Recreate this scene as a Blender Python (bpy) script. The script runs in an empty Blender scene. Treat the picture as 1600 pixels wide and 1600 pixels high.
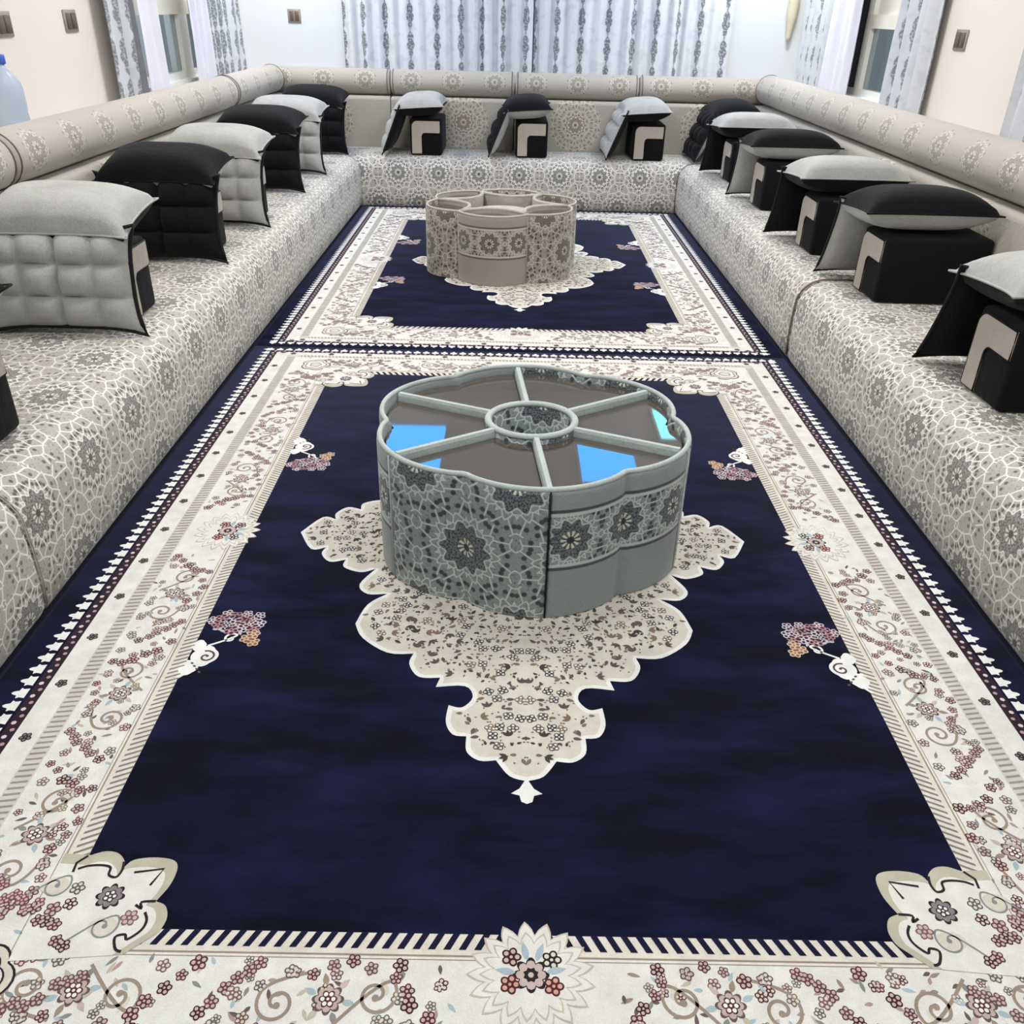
import bpy, bmesh, math, random
import numpy as np
from mathutils import Vector, Matrix
PI = math.pi
random.seed(7); rng = np.random.default_rng(11)
scene = bpy.context.scene
C = scene.collection

# ------------------------------------------------------------------ camera
pitch, yaw, roll, fpx = 0.528772, 0.0103283, -0.0270717, 1351.856
cp, sp, cy, sy = math.cos(pitch), math.sin(pitch), math.cos(yaw), math.sin(yaw)
fw = Vector((sy*cp, cy*cp, -sp)); rt = Vector((cy, -sy, 0)); dn = fw.cross(rt)
cr, sr = math.cos(roll), math.sin(roll)
r2 = rt*cr + dn*sr; d2 = dn*cr - rt*sr
cam_d = bpy.data.cameras.new('camera'); cam = bpy.data.objects.new('camera', cam_d); C.objects.link(cam)
m3 = Matrix((r2, -d2, -fw)).transposed()
cam.matrix_world = Matrix.Translation((-0.0669, 0, 1.6)) @ m3.to_4x4()
cam_d.sensor_fit = 'HORIZONTAL'; cam_d.sensor_width = 36; cam_d.lens = 36*fpx/1600
cam_d.clip_start = 0.05
scene.camera = cam

# ------------------------------------------------------------------ world, exposure, room lights
w = bpy.data.worlds.new('world'); scene.world = w; w.use_nodes = True
bg = w.node_tree.nodes['Background']; bg.inputs[0].default_value = (0.20, 0.235, 0.25, 1); bg.inputs[1].default_value = 1.0
scene.view_settings.view_transform = 'Standard'; scene.view_settings.look = 'None'
scene.view_settings.gamma = 1; scene.view_settings.use_curve_mapping = False
scene.view_settings.exposure = 0.17
CEIL = 3.0
LAMPS = [(-1.25, 0.9), (1.25, 0.9), (-1.25, 3.5), (1.25, 3.5), (-1.25, 5.9), (1.25, 5.9), (-2.05, 8.1), (2.05, 8.1)]  # unseen lamps lighting the room; farthest pair added to brighten the far wall
LAMP_W = [27, 27, 26, 26, 28, 28, 34, 34]
for (lx, ly), lw in zip(LAMPS, LAMP_W):
    ld = bpy.data.lights.new('unseen_lamp_light', 'AREA'); ld.shape = 'SQUARE'; ld.size = 0.56
    ld.energy = lw; ld.color = (0.93, 0.98, 1.0) if ly < 3 else (1.0, 0.985, 0.965)
    lo = bpy.data.objects.new('unseen_lamp_light', ld); C.objects.link(lo); lo.location = (lx, ly, CEIL-0.045)

# ------------------------------------------------------------------ helpers
def lin(r, g, b):
    f = lambda c: (c/255/12.92) if c/255 <= .04045 else ((c/255+.055)/1.055)**2.4
    return (f(r), f(g), f(b), 1.0)

def mesh(name, verts, faces, uv=None, cols=None, smooth=True, fix=False):
    me = bpy.data.meshes.new(name)
    me.from_pydata([tuple(map(float, v)) for v in verts], [], [list(map(int, f)) for f in faces])
    if uv is not None:                       # one uv per vertex, or callable(face) list
        lay = me.uv_layers.new(name='UVMap')
        li = np.zeros(len(me.loops), dtype=np.int32); me.loops.foreach_get('vertex_index', li)
        lay.data.foreach_set('uv', np.asarray(uv, dtype=np.float32)[li].ravel())
    if cols is not None:                     # one colour per face
        a = me.color_attributes.new('Col', 'FLOAT_COLOR', 'CORNER')
        n = np.array([len(f) for f in faces]); c = np.repeat(np.asarray(cols, dtype=np.float32), n, axis=0)
        a.data.foreach_set('color', c.ravel())
    if fix:
        bm = bmesh.new(); bm.from_mesh(me); bmesh.ops.recalc_face_normals(bm, faces=bm.faces); bm.to_mesh(me); bm.free()
    if smooth: me.polygons.foreach_set('use_smooth', [True]*len(me.polygons))
    me.update(); return me

def obj(name, me, mat=None, parent=None, loc=None, rotz=None):
    o = bpy.data.objects.new(name, me); C.objects.link(o)
    if mat is not None and me is not None:
        if not me.materials: me.materials.append(mat)
    if parent: o.parent = parent
    if loc: o.location = loc
    if rotz is not None: o.rotation_euler = (0, 0, rotz)
    return o

def thing(name, label, cat, loc=(0, 0, 0), rotz=0, group=None):
    o = bpy.data.objects.new(name, None); C.objects.link(o); o.empty_display_size = .05
    o.location = loc; o.rotation_euler = (0, 0, rotz)
    return tag(o, label, cat, group)

def tag(o, label, cat, group=None):
    o['label'] = label; o['category'] = cat
    if group: o['group'] = group
    return o

def struct(name, me, mat):
    o = obj(name, me, mat); o['kind'] = 'structure'; return o

def box_data(x0, x1, y0, y1, z0, z1):
    v = [(x0,y0,z0),(x1,y0,z0),(x1,y1,z0),(x0,y1,z0),(x0,y0,z1),(x1,y0,z1),(x1,y1,z1),(x0,y1,z1)]
    f = [(0,3,2,1),(4,5,6,7),(0,1,5,4),(1,2,6,5),(2,3,7,6),(3,0,4,7)]
    return v, f

def boxes(name, bl):
    V, F = [], []
    for b in bl:
        v, f = box_data(*b); o = len(V); V += v; F += [tuple(i+o for i in q) for q in f]
    return mesh(name, V, F, smooth=False)

def rbox(name, x0, x1, y0, y1, z0, z1, bev=.02, seg=3):
    me = boxes(name, [(x0, x1, y0, y1, z0, z1)])
    bm = bmesh.new(); bm.from_mesh(me)
    bmesh.ops.bevel(bm, geom=list(bm.edges), offset=bev, segments=seg, profile=.5, affect='EDGES')
    bm.to_mesh(me); bm.free()
    me.polygons.foreach_set('use_smooth', [True]*len(me.polygons)); return me

def tube(name, pts, r, n=8, closed=False):
    pts = [Vector(p) for p in pts]; V, F = [], []; N = len(pts)
    for i, p in enumerate(pts):
        a = pts[(i-1) % N] if (closed or i > 0) else p
        b = pts[(i+1) % N] if (closed or i < N-1) else p
        t = (b-a).normalized(); up = Vector((0, 0, 1)) if abs(t.z) < .9 else Vector((1, 0, 0))
        s = t.cross(up).normalized(); u = s.cross(t)
        for k in range(n):
            an = 2*PI*k/n; V.append(p + s*(r*math.cos(an)) + u*(r*math.sin(an)))
    for i in range(N if closed else N-1):
        j = (i+1) % N
        for k in range(n):
            l = (k+1) % n; F.append((i*n+k, i*n+l, j*n+l, j*n+k))
    if not closed:
        F.append(tuple(range(n))[::-1]); F.append(tuple((N-1)*n+k for k in range(n)))
    return mesh(name, V, F)

def lathe(name, prof, n=24):
    V, F = [], []
    for (r, z) in prof:
        for k in range(n): V.append((r*math.cos(2*PI*k/n), r*math.sin(2*PI*k/n), z))
    for i in range(len(prof)-1):
        for k in range(n):
            l = (k+1) % n; F.append((i*n+k, i*n+l, (i+1)*n+l, (i+1)*n+k))
    F.append(tuple(range(n))[::-1]); F.append(tuple((len(prof)-1)*n+k for k in range(n)))
    return mesh(name, V, F)

# ------------------------------------------------------------------ node materials
class NT:
    def __init__(s, name):
        s.m = bpy.data.materials.new(name); s.m.use_nodes = True
        s.t = s.m.node_tree; s.b = s.t.nodes['Principled BSDF']
    def new(s, t): return s.t.nodes.new(t)
    def link(s, a, b): s.t.links.new(a, b)
    def math(s, op, a, b=None, c=None):
        n = s.new('ShaderNodeMath'); n.operation = op
        for i, x in enumerate((a, b, c)):
            if x is None: continue
            if hasattr(x, 'is_output'): s.link(x, n.inputs[i])
            else: n.inputs[i].default_value = x
        return n.outputs[0]
    def ramp(s, x, a, b, lo=0., hi=1.):
        n = s.new('ShaderNodeMapRange'); n.interpolation_type = 'SMOOTHSTEP'
        s.link(x, n.inputs[0]); n.inputs[1].default_value = a; n.inputs[2].default_value = b
        n.inputs[3].default_value = lo; n.inputs[4].default_value = hi; return n.outputs[0]
    def mix(s, f, a, b):
        n = s.new('ShaderNodeMix'); n.data_type = 'RGBA'
        for i, x in ((0, f), (6, a), (7, b)):
            if hasattr(x, 'is_output'): s.link(x, n.inputs[i])
            else: n.inputs[i].default_value = x
        return n.outputs[2]
    def mixf(s, f, a, b):
        return s.math('ADD', s.math('MULTIPLY', s.math('SUBTRACT', 1.0, f), a), s.math('MULTIPLY', f, b))
    def uv(s):
        n = s.new('ShaderNodeTexCoord'); x = s.new('ShaderNodeSeparateXYZ'); s.link(n.outputs['UV'], x.inputs[0])
        return x.outputs[0], x.outputs[1], n.outputs['UV'], n.outputs['Object']
    def comb(s, x, y, z=0.):
        n = s.new('ShaderNodeCombineXYZ')
        for i, q in enumerate((x, y, z)):
            if hasattr(q, 'is_output'): s.link(q, n.inputs[i])
            else: n.inputs[i].default_value = q
        return n.outputs[0]
    def noise(s, vec, scale, detail=3., rough=.55):
        n = s.new('ShaderNodeTexNoise'); n.inputs['Scale'].default_value = scale
        n.inputs['Detail'].default_value = detail; n.inputs['Roughness'].default_value = rough
        if vec is not None: s.link(vec, n.inputs['Vector'])
        return n.outputs[0]
    def voro(s, vec, scale, feat='F1', rnd=1.0):
        n = s.new('ShaderNodeTexVoronoi'); n.voronoi_dimensions = '2D'; n.feature = feat
        n.inputs['Scale'].default_value = scale; n.inputs['Randomness'].default_value = rnd
        s.link(vec, n.inputs['Vector']); return n.outputs['Distance']
    def bump(s, h, strength=.3, dist=.002):
        n = s.new('ShaderNodeBump'); n.inputs['Strength'].default_value = strength; n.inputs['Distance'].default_value = dist
        s.link(h, n.inputs['Height']); s.link(n.outputs[0], s.b.inputs['Normal'])
    def fin(s, col, rough=.8, sheen=0., spec=.3):
        if hasattr(col, 'is_output'): s.link(col, s.b.inputs['Base Color'])
        else: s.b.inputs['Base Color'].default_value = col
        s.b.inputs['Roughness'].default_value = rough
        s.b.inputs['Specular IOR Level'].default_value = spec
        if sheen: s.b.inputs['Sheen Weight'].default_value = sheen
        return s.m

def flat(name, col, rough=.6, var=.06, scale=6., spec=.3, metal=0.):
    t = NT(name); _, _, _, ob = t.uv()
    n = t.noise(ob, scale)
    d = tuple(c*(1-var) for c in col[:3])+(1,); l = tuple(min(1, c*(1+var)) for c in col[:3])+(1,)
    t.b.inputs['Metallic'].default_value = metal
    return t.fin(t.mix(n, d, l), rough, 0, spec)

def cloth(name, col, var=.18, sheen=.25, weave=260.):
    t = NT(name); _, _, _, ob = t.uv()
    a = t.noise(ob, weave, 2.); b = t.noise(ob, 9., 3.)
    d = tuple(c*(1-var) for c in col[:3])+(1,); l = tuple(min(1, c*(1+var)) for c in col[:3])+(1,)
    f = t.math('ADD', t.math('MULTIPLY', a, .6), t.math('MULTIPLY', b, .4))
    t.bump(t.math('ADD', a, t.math('MULTIPLY', t.noise(ob, 28., 2.), 3.0)), .35, .003)
    return t.fin(t.mix(t.ramp(f, .3, .7), d, l), .9, sheen, .15)

def girih(t, u, v, P, Q, S=27.):
    """rosettes on a centred lattice, kaleidoscopic cells of a strapwork net around them"""
    def loc(x, p, off):
        q = t.math('ADD', t.math('DIVIDE', x, p), off)
        return t.math('MULTIPLY', t.math('SUBTRACT', q, t.math('ROUND', q)), p)
    xa, ya, xb, yb = loc(u, P, 0.), loc(v, Q, 0.), loc(u, P, .5), loc(v, Q, .5)
    ln = lambda x, y: t.math('SQRT', t.math('ADD', t.math('MULTIPLY', x, x), t.math('MULTIPLY', y, y)))
    da, db = ln(xa, ya), ln(xb, yb)
    s = t.math('LESS_THAN', db, da)
    x, y = t.mixf(s, xa, xb), t.mixf(s, ya, yb); d = t.math('MINIMUM', da, db)
    th = t.math('ADD', t.math('ARCTAN2', y, x), PI)
    a = t.math('PINGPONG', th, PI/10)
    vec = t.comb(t.math('MULTIPLY', d, t.math('COSINE', a)), t.math('ADD', t.math('MULTIPLY', d, t.math('SINE', a)), .013))
    edge = t.voro(vec, S, 'DISTANCE_TO_EDGE', .9); f1 = t.voro(vec, S, 'F1', .9)
    c10 = t.math('COSINE', t.math('MULTIPLY', th, 10.))
    return d, c10, edge, f1, vec

def upholstery(name, base, line, dark, cream, disc, lw=(.035, .085), dots=(.10, .18), rd=.066, P=.30, Q=.36, mode='full', S=27., uoff=0., voff=0., band=None, medR=.11):
    t = NT(name); u, v, uvv, ob = t.uv()
    u = t.math('ADD', u, uoff); v = t.math('ADD', v, voff)
    d, c10, edge, f1, vec = girih(t, u, v, P, Q, S)
    lm = t.ramp(edge, lw[0], lw[1], 1., 0.); dm = t.ramp(f1, dots[0], dots[1], 1., 0.)
    dm2 = t.math('MULTIPLY', t.ramp(t.noise(uvv, 95., 1.), .57, .63), .35)
    spk = t.noise(uvv, 150., 2.)
    wv = t.noise(t.comb(t.math('MULTIPLY', u, 34.), t.math('MULTIPLY', v, 7.)), 9., 3.)
    basev = t.mix(t.math('MULTIPLY', wv, .55), base, tuple(c*.72 for c in base[:3])+(1,))
    col = t.mix(t.math('MAXIMUM', t.math('MULTIPLY', dm, .9), dm2), basev, dark)
    col = t.mix(t.math('MULTIPLY', lm, .9), col, line)
    # rosette
    rst = t.math('ADD', rd, t.math('MULTIPLY', c10, rd*.13))
    ind = t.ramp(t.math('SUBTRACT', d, rst), -.002, .002, 1., 0.)
    dcol = t.mix(t.math('MULTIPLY', t.ramp(spk, .46, .56), .85), disc, dark)
    col = t.mix(ind, col, dcol)
    ring = t.ramp(t.math('ABSOLUTE', t.math('SUBTRACT', d, t.math('ADD', rst, .004))), .002, .005, 1., 0.)
    col = t.mix(t.math('MULTIPLY', ring, .75), col, line)
    pet = t.math('MULTIPLY', t.ramp(t.math('ABSOLUTE', t.math('SUBTRACT', d, .0215)), .007, .010, 1., 0.), t.ramp(c10, -.2, .2))
    col = t.mix(pet, col, cream)
    col = t.mix(t.ramp(d, .009, .013, 1., 0.), col, dark)
    if mode == 'band':
        b0, b1, bl = band
        inb = t.math('MULTIPLY', t.math('GREATER_THAN', v, b0+voff), t.math('LESS_THAN', v, b1+voff))
        col = t.mix(inb, basev, col)
        for bb, cc in ((b0, line), (b1, line), (b0-.012, dark), (b1+.012, dark)):
            col = t.mix(t.ramp(t.math('ABSOLUTE', t.math('SUBTRACT', v, bb+voff)), .003, .007, .85, 0.), col, cc)
    if mode == 'spots':      # plain cloth with separate medallions
        inb = t.ramp(t.math('ADD', d, t.math('MULTIPLY', c10, .012)), medR-.003, medR+.003, 1., 0.)
        col = t.mix(inb, basev, col)
    t.bump(t.math('ADD', t.math('MULTIPLY', lm, .8), t.noise(uvv, 420., 2.)), .35, .0025)
    return t.fin(col, .72, .25, .25)

# colours
TAUPE = lin(186, 181, 173); TAUPE_L = lin(236, 234, 229); TAUPE_D = lin(84, 82, 80); CREAM = lin(232, 228, 214); DISC = lin(158, 156, 152)
M = {}
M['wall'] = flat('wall_paint', lin(225, 219, 212), .85, .02, 2.)
M['wall_cool_light'] = flat('wall_paint_cool_light', lin(219, 223, 227), .85, .02, 2.)  # back wall paint tinted cool, bluish daylight put into its colour
M['ceiling'] = flat('ceiling_paint', lin(240, 240, 238), .9, .01, 2.)
M['floor'] = flat('floor_carpet', lin(30, 32, 48), .95, .15, 40.)
M['seat'] = upholstery('seat_upholstery', TAUPE, TAUPE_L, TAUPE_D, CREAM, DISC, P=.36, Q=.52, voff=-.30, S=22.)
M['back'] = upholstery('backrest_upholstery', lin(174, 168, 158), lin(210, 202, 182), lin(100, 92, 80), lin(220, 208, 176), lin(158, 148, 130), P=1.145, Q=4.0, mode='spots', S=24., uoff=0.0, voff=0.0, medR=.24)
M['bolster'] = upholstery('bolster_upholstery', lin(180, 174, 165), lin(206, 201, 190), lin(132, 126, 118), lin(210, 204, 190), lin(160, 155, 146), P=.382, Q=5., mode='spots', S=27., uoff=.191, medR=.095)
for sfx, b_, l_, d_, c_, k_ in (('', lin(146, 154, 155), lin(200, 206, 202), lin(40, 44, 50), lin(210, 211, 196), lin(110, 117, 120)),
                            ('_warm', lin(160, 154, 144), lin(204, 198, 184), lin(80, 74, 68), lin(214, 206, 186), lin(128, 123, 116))):
    M['tab_full'+sfx] = upholstery('table_rosette_cloth'+sfx, b_, l_, d_, c_, k_, P=.33, Q=.50, S=15., lw=(.022, .050), dots=(.09, .16), rd=.078)
    M['tab_band'+sfx] = upholstery('table_banded_cloth'+sfx, b_, l_, d_, c_, k_, P=.20, Q=3., mode='band', voff=-.285, band=(.20, .37, 0), S=19., lw=(.022, .055), dots=(.09, .16), rd=.062)
M['trim'] = cloth('table_trim', lin(178, 186, 184), .12, .1, 160.)
M['trim_warm'] = cloth('table_trim_warm', lin(176, 170, 160), .15, .1, 160.)
M['grey'] = cloth('grey_linen', lin(164, 164, 162))
M['black'] = cloth('black_velvet', lin(15, 15, 18), .3, .05)
M['beige'] = cloth('beige_suede', lin(176, 168, 158), .1)
M['pipe'] = flat('black_piping', lin(14, 14, 16), .7)
M['white_pvc'] = flat('white_pvc', lin(232, 232, 226), .4, .02, 3., .4)
M['cream_pvc'] = flat('cream_panel', lin(226, 222, 206), .5, .02, 3.)
M['dark_strip'] = flat('gap_shade', lin(30, 32, 38), .7)
M['plate'] = flat('plate_frame', lin(150, 140, 130), .4, .05, 5., .5)
M['plate_in'] = flat('plate_insert', lin(96, 82, 76), .35, .08, 20., .5)

# rug wool: colour of each woven patch comes from the mesh
t = NT('rug_wool'); a = t.new('ShaderNodeAttribute'); a.attribute_name = 'Col'; _, _, _, ob = t.uv()
n1 = t.noise(ob, 500., 2.); n2 = t.noise(ob, 22., 3.)
f = t.math('ADD', t.math('MULTIPLY', n1, .5), t.math('MULTIPLY', n2, .5))
mm = t.new('ShaderNodeMix'); mm.data_type = 'RGBA'; mm.blend_type = 'MULTIPLY'; mm.inputs[0].default_value = 1.
t.link(a.outputs['Color'], mm.inputs[6]); t.link(t.mix(t.ramp(f, .3, .7), (.80, .79, .78, 1), (1, 1, 1, 1)), mm.inputs[7])
t.bump(n1, .4, .003); M['wool'] = t.fin(mm.outputs[2], .95, .1, .1)
# navy pile: brushed patches
t = NT('rug_navy_pile'); _, _, _, ob = t.uv(); mp = t.new('ShaderNodeMapping'); mp.inputs['Scale'].default_value = (1.2, 3.2, 1); t.link(ob, mp.inputs[0])
n = t.ramp(t.noise(mp.outputs[0], 2.4, 5., .6), .38, .68); n1 = t.noise(ob, 420., 2.)
col = t.mix(n, lin(12, 13, 28), lin(26, 29, 62)); col = t.mix(t.math('MULTIPLY', n1, .35), col, lin(14, 14, 34))
t.bump(n1, .4, .003); t.b.inputs['Sheen Tint'].default_value = (.5, .55, 1, 1); t.b.inputs['Sheen Roughness'].default_value = .3; M['navy'] = t.fin(col, .9, .15, .1)
# tinted glass
t = NT('tinted_glass'); t.b.inputs['Transmission Weight'].default_value = .35; t.b.inputs['IOR'].default_value = 2.05
M['glass'] = t.fin(lin(92, 86, 80), .03, 0, .6)
t = NT('window_glass'); t.b.inputs['Transmission Weight'].default_value = 1.0; M['wglass'] = t.fin(lin(215, 225, 228), .02, 0, .5)
t = NT('bottle_plastic'); t.b.inputs['Transmission Weight'].default_value = .45; t.b.inputs['IOR'].default_value = 1.2
M['bottle'] = t.fin(lin(205, 218, 235), .2, 0, .4)
M['cap'] = flat('blue_cap', lin(62, 98, 190), .4, .03)
# curtains
def curtain_mat(name, per=.235, dk=lin(96, 100, 108), bs=lin(214, 217, 224), wid=.034):
    t = NT(name); u, v, uvv, ob = t.uv()
    q = t.math('DIVIDE', u, per); x = t.math('MULTIPLY', t.math('SUBTRACT', q, t.math('ROUND', q)), per)
    row = t.math('ROUND', q)
    vv = t.math('ADD', v, t.math('MULTIPLY', row, .0))
    w1 = t.math('ABSOLUTE', t.math('SINE', t.math('MULTIPLY', vv, 13.5)))
    w2 = t.math('ABSOLUTE', t.math('SINE', t.math('MULTIPLY', vv, 41.)))
    wd = t.math('MULTIPLY', t.math('ADD', t.math('MULTIPLY', w1, .7), t.math('MULTIPLY', w2, .3)), wid)
    ax = t.math('ABSOLUTE', x)
    mk = t.ramp(t.math('SUBTRACT', ax, wd), -.006, .003, 1., 0.)
    lace = t.ramp(t.noise(uvv, 60., 2.), .40, .52)
    mk = t.math('MULTIPLY', mk, t.math('ADD', .45, t.math('MULTIPLY', lace, .55)))
    damask = t.math('MULTIPLY', t.ramp(t.noise(uvv, 11., 3.), .52, .62), .28)
    col = t.mix(damask, bs, lin(168, 174, 186)); col = t.mix(t.math('MULTIPLY', mk, .9), col, dk)
    return t.fin(col, .6, .2, .3)
M['curtain'] = curtain_mat('damask_curtain')
M['curtain_side'] = curtain_mat('damask_curtain_side', .17, lin(112, 116, 122), lin(202, 205, 210), .034)
M['sheer'] = cloth('white_sheer', lin(226, 224, 234), .05, .2)
M['cream_cloth'] = cloth('cream_cloth', lin(214, 208, 180), .1)
def emit(name, colr, s):
    t = NT(name); t.b.inputs['Emission Color'].default_value = colr; t.b.inputs['Emission Strength'].default_value = s
    return t.fin(colr, .5)
M['lamp'] = emit('lamp_diffuser', (1, .97, .92, 1), 4.0)
M['blue_lamp'] = emit('blue_light', (.04, .38, 1.0, 1), 4.6)
M['cyan_lamp'] = emit('cyan_light', (.25, .85, .95, 1), 4.0)

# ------------------------------------------------------------------ room shell
XL, XR, YB, YF = -2.6, 2.62, 9.2, -1.6
struct('floor', boxes('floor', [(XL-.1, XR+.1, YF-.1, YB+.1, -.1, 0)]), M['floor'])
struct('ceiling', boxes('ceiling', [(XL-.1, XR+.1, YF-.1, YB+.1, CEIL, CEIL+.1)]), M['ceiling'])
struct('wall_back', boxes('wall_back', [(XL-.1, XR+.1, YB, YB+.1, 0, CEIL)]), M['wall_cool_light'])
struct('wall_front', boxes('wall_front', [(XL-.1, XR+.1, YF-.1, YF, 0, CEIL)]), M['wall'])
def side_wall(name, x0, x1, h0, h1, z0, z1):
    return struct(name, boxes(name, [(x0, x1, YF, h0, 0, CEIL), (x0, x1, h1, YB, 0, CEIL), (x0, x1, h0, h1, 0, z0), (x0, x1, h0, h1, z1, CEIL)]), M['wall'])
side_wall('wall_left', XL-.1, XL, 6.55, 8.3, 1.06, 2.4)
side_wall('wall_right', XR, XR+.1, 6.85, 8.3, 1.06, 2.4)
# ledges that fill the strip between the backrests and the walls
for i, b in enumerate([(XL, -2.405, -.3, 9.05, 0, .955), (2.42, XR, -.3, 9.05, 0, .955), (XL, XR, 9.05, YB, 0, .955)]):
    struct('trim_%d' % (i+1), boxes('ledge', [b]), M['wall'])

def window(name, xin, s, y0, y1, panes, transom, z0=1.06, z1=2.4, strip=None):
    """frame in the wall opening; s = direction out of the room"""
    o = bpy.data.objects.new(name, None); C.objects.link(o); o['kind'] = 'structure'
    X = lambda a, b: (min(xin+s*a, xin+s*b), max(xin+s*a, xin+s*b))
    xa, xb = X(.0, .07)
    obj('window_frame', boxes('window_frame', [(xa, xb, y0, y1, z0, z0+.05), (xa, xb, y0, y1, z1-.05, z1), (xa, xb, y0, y0+.06, z0+.05, z1-.05), (xa, xb, y1-.06, y1, z0+.05, z1-.05)]), M['white_pvc'], o)
    obj('transom', boxes('transom', [(xa, xb, y0+.06, y1-.06, transom, transom+.09)]), M['cream_pvc'], o)
    for (m0, m1) in panes['mull']:
        obj('mullion', boxes('mullion', [(xa, xb, m0, m1, z0+.05, transom), (xa, xb, m0, m1, transom+.09, z1-.05)]), M['white_pvc'], o)
    ga, gb = X(.035, .043)
    for (p0, p1) in panes['glass']:
        obj('pane', boxes('pane', [(ga, gb, p0, p1, z0+.05, transom)]), M['wglass'], o)
        obj('pane', boxes('pane', [(ga, gb, p0, p1, transom+.09, z1-.05)]), M['cream_pvc'], o)
    if strip:
        sa, sb = X(-.015, .034); obj('gap_shade_strip', boxes('gap_shade_strip', [(sa, sb, strip[0], strip[1], z0+.05, z1-.05)]), M['dark_strip'], o)  # dark strip stands in for the shade in the gap between sash and curtain
    sa, sb = X(-.05, .07)
    obj('window_sill', boxes('window_sill', [(sa, sb, y0-.02, y1+.02, z0-.03, z0)]), M['white_pvc'], o)
    return o
window('window_1', XL, -1, 6.55, 8.3, {'mull': [(7.5, 7.68)], 'glass': [(6.61, 7.5), (7.68, 8.24)]}, 1.49)
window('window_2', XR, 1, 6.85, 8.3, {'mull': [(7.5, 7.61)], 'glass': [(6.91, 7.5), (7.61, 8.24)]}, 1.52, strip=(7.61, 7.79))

# ------------------------------------------------------------------ ceiling fixtures
for i, (lx, ly) in enumerate(LAMPS):
    nm = ['nearest', 'second', 'third', 'added farthest'][i//2] + ' ' + ['left', 'right'][i % 2]
    t_ = thing('unseen_ceiling_light', 'unseen square white flush ceiling light panel, %s of the eight' % nm, 'light', (lx, ly, CEIL), 0, 'unseen ceiling light panels')
    obj('frame', boxes('frame', [(-.31, .31, -.31, -.29, -.04, 0), (-.31, .31, .29, .31, -.04, 0), (-.31, -.29, -.29, .29, -.04, 0), (.29, .31, -.29, .29, -.04, 0)]), M['white_pvc'], t_)
    obj('diffuser', boxes('diffuser', [(-.29, .29, -.29, .29, -.03, -.005)]), M['lamp'], t_)
def blue_panel(x0, x1, y0, y1, mat, lab):
    t_ = thing('blue_ceiling_light', lab, 'light', ((x0+x1)/2, (y0+y1)/2, CEIL))
    a, b = (x1-x0)/2, (y1-y0)/2
    obj('frame', boxes('frame', [(-a-.03, a+.03, -b-.03, -b, -.03, 0), (-a-.03, a+.03, b, b+.03, -.03, 0), (-a-.03, -a, -b, b, -.03, 0), (a, a+.03, -b, b, -.03, 0)]), M['white_pvc'], t_)
    obj('diffuser', boxes('diffuser', [(-a, a, -b, b, -.02, -.004)]), mat, t_)
blue_panel(.64, 1.17, 6.95, 7.9, M['blue_lamp'], 'blue glowing ceiling panel mirrored right of centre in the near table glass')
blue_panel(-1.24, -.68, 7.05, 8.1, M['blue_lamp'], 'blue glowing ceiling panel mirrored left of centre in the near table glass')
blue_panel(1.50, 1.72, 7.9, 8.65, M['cyan_lamp'], 'small cyan glowing ceiling panel mirrored at the right rim of the near table')

# ------------------------------------------------------------------ seating: mattresses, backrests, bolsters
SZ, AX, DEP, YS = .43, 1.418, .73, 8.19
def mattress_profile(dep, h=SZ, r=.13):
    p = [(.02, .004), (.004, .03), (-.004, .12), (-.004, .22), (.0, h-r)]
    for k in range(1, 9):
        a = PI/2*k/8; p.append((r-r*math.cos(a), h-r+r*math.sin(a)))
    p += [(.22, h+.002), (.4, h+.0), (dep-.04, h-.004), (dep-.008, h-.03), (dep, h-.06), (dep, .004)]
    return p
def sweep_bar(name, prof, s0, s1, fn, n=24, closed=True, endround=.012, v0=0.):
    """extrude profile (p,z) along s; fn maps (p,s,z) to xyz; ends drawn in a little"""
    ss = [s0, s0+endround*.4, s0+endround] + list(np.linspace(s0+endround, s1-endround, n))[1:-1] + [s1-endround, s1-endround*.4, s1]
    P = np.array(prof); c = P.mean(0); V, F, U = [], [], []
    al = np.concatenate([[0], np.cumsum(np.linalg.norm(np.diff(np.vstack([P, P[:1]]), axis=0), axis=1))]); K = len(prof)
    for i, s in enumerate(ss):
        k = 1.0
        e = min(i, len(ss)-1-i)
        ins = {0: endround, 1: endround*.35}.get(e, 0.)
        for j in range(K+1):
            q = P[j % K]; dv = q-c; L = np.linalg.norm(dv); q = c+dv*(1-ins/L)
            V.append(fn(q[0], s, q[1])); U.append((s, al[j]+v0))
    for i in range(len(ss)-1):
        for j in range(K): F.append((i*(K+1)+j, i*(K+1)+j+1, (i+1)*(K+1)+j+1, (i+1)*(K+1)+j))
    F.append(tuple(range(K))); F.append(tuple((len(ss)-1)*(K+1)+j for j in range(K))[::-1])
    return mesh(name, V, F, uv=U, fix=True)
fl = lambda p, s, z: (-AX-p, s, z); fr = lambda p, s, z: (AX+p, s, z); fb = lambda p, s, z: (s, YS+p, z)
def mattress(label, fn, s0, s1, dep, er=.012):
    o = thing('floor_sofa_seat', label, 'sofa seat', group='patterned floor sofa seats')
    obj('cover', sweep_bar('cover', mattress_profile(dep), s0, s1, fn, 30, endround=er), M['seat'], o)
    P_ = mattress_profile(dep)[1:15]
    for s_ in (s0, s1):
        obj('seam_piping', tube('seam_piping', [fn(p-.001, s_, z+.001) for p, z in P_], .0035 if er > .02 else .0018, 6), M['plate_in'] if er > .02 else M['beige'], o)
G = .004
mattress('patterned grey sofa seat on the left, nearest segment with the seam by the lower-left edge', fl, -.3, 2.08-G, DEP)
mattress('patterned grey sofa seat on the left, long segment under the tufted cushions', fl, 2.08+G, 8.185, DEP)
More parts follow.
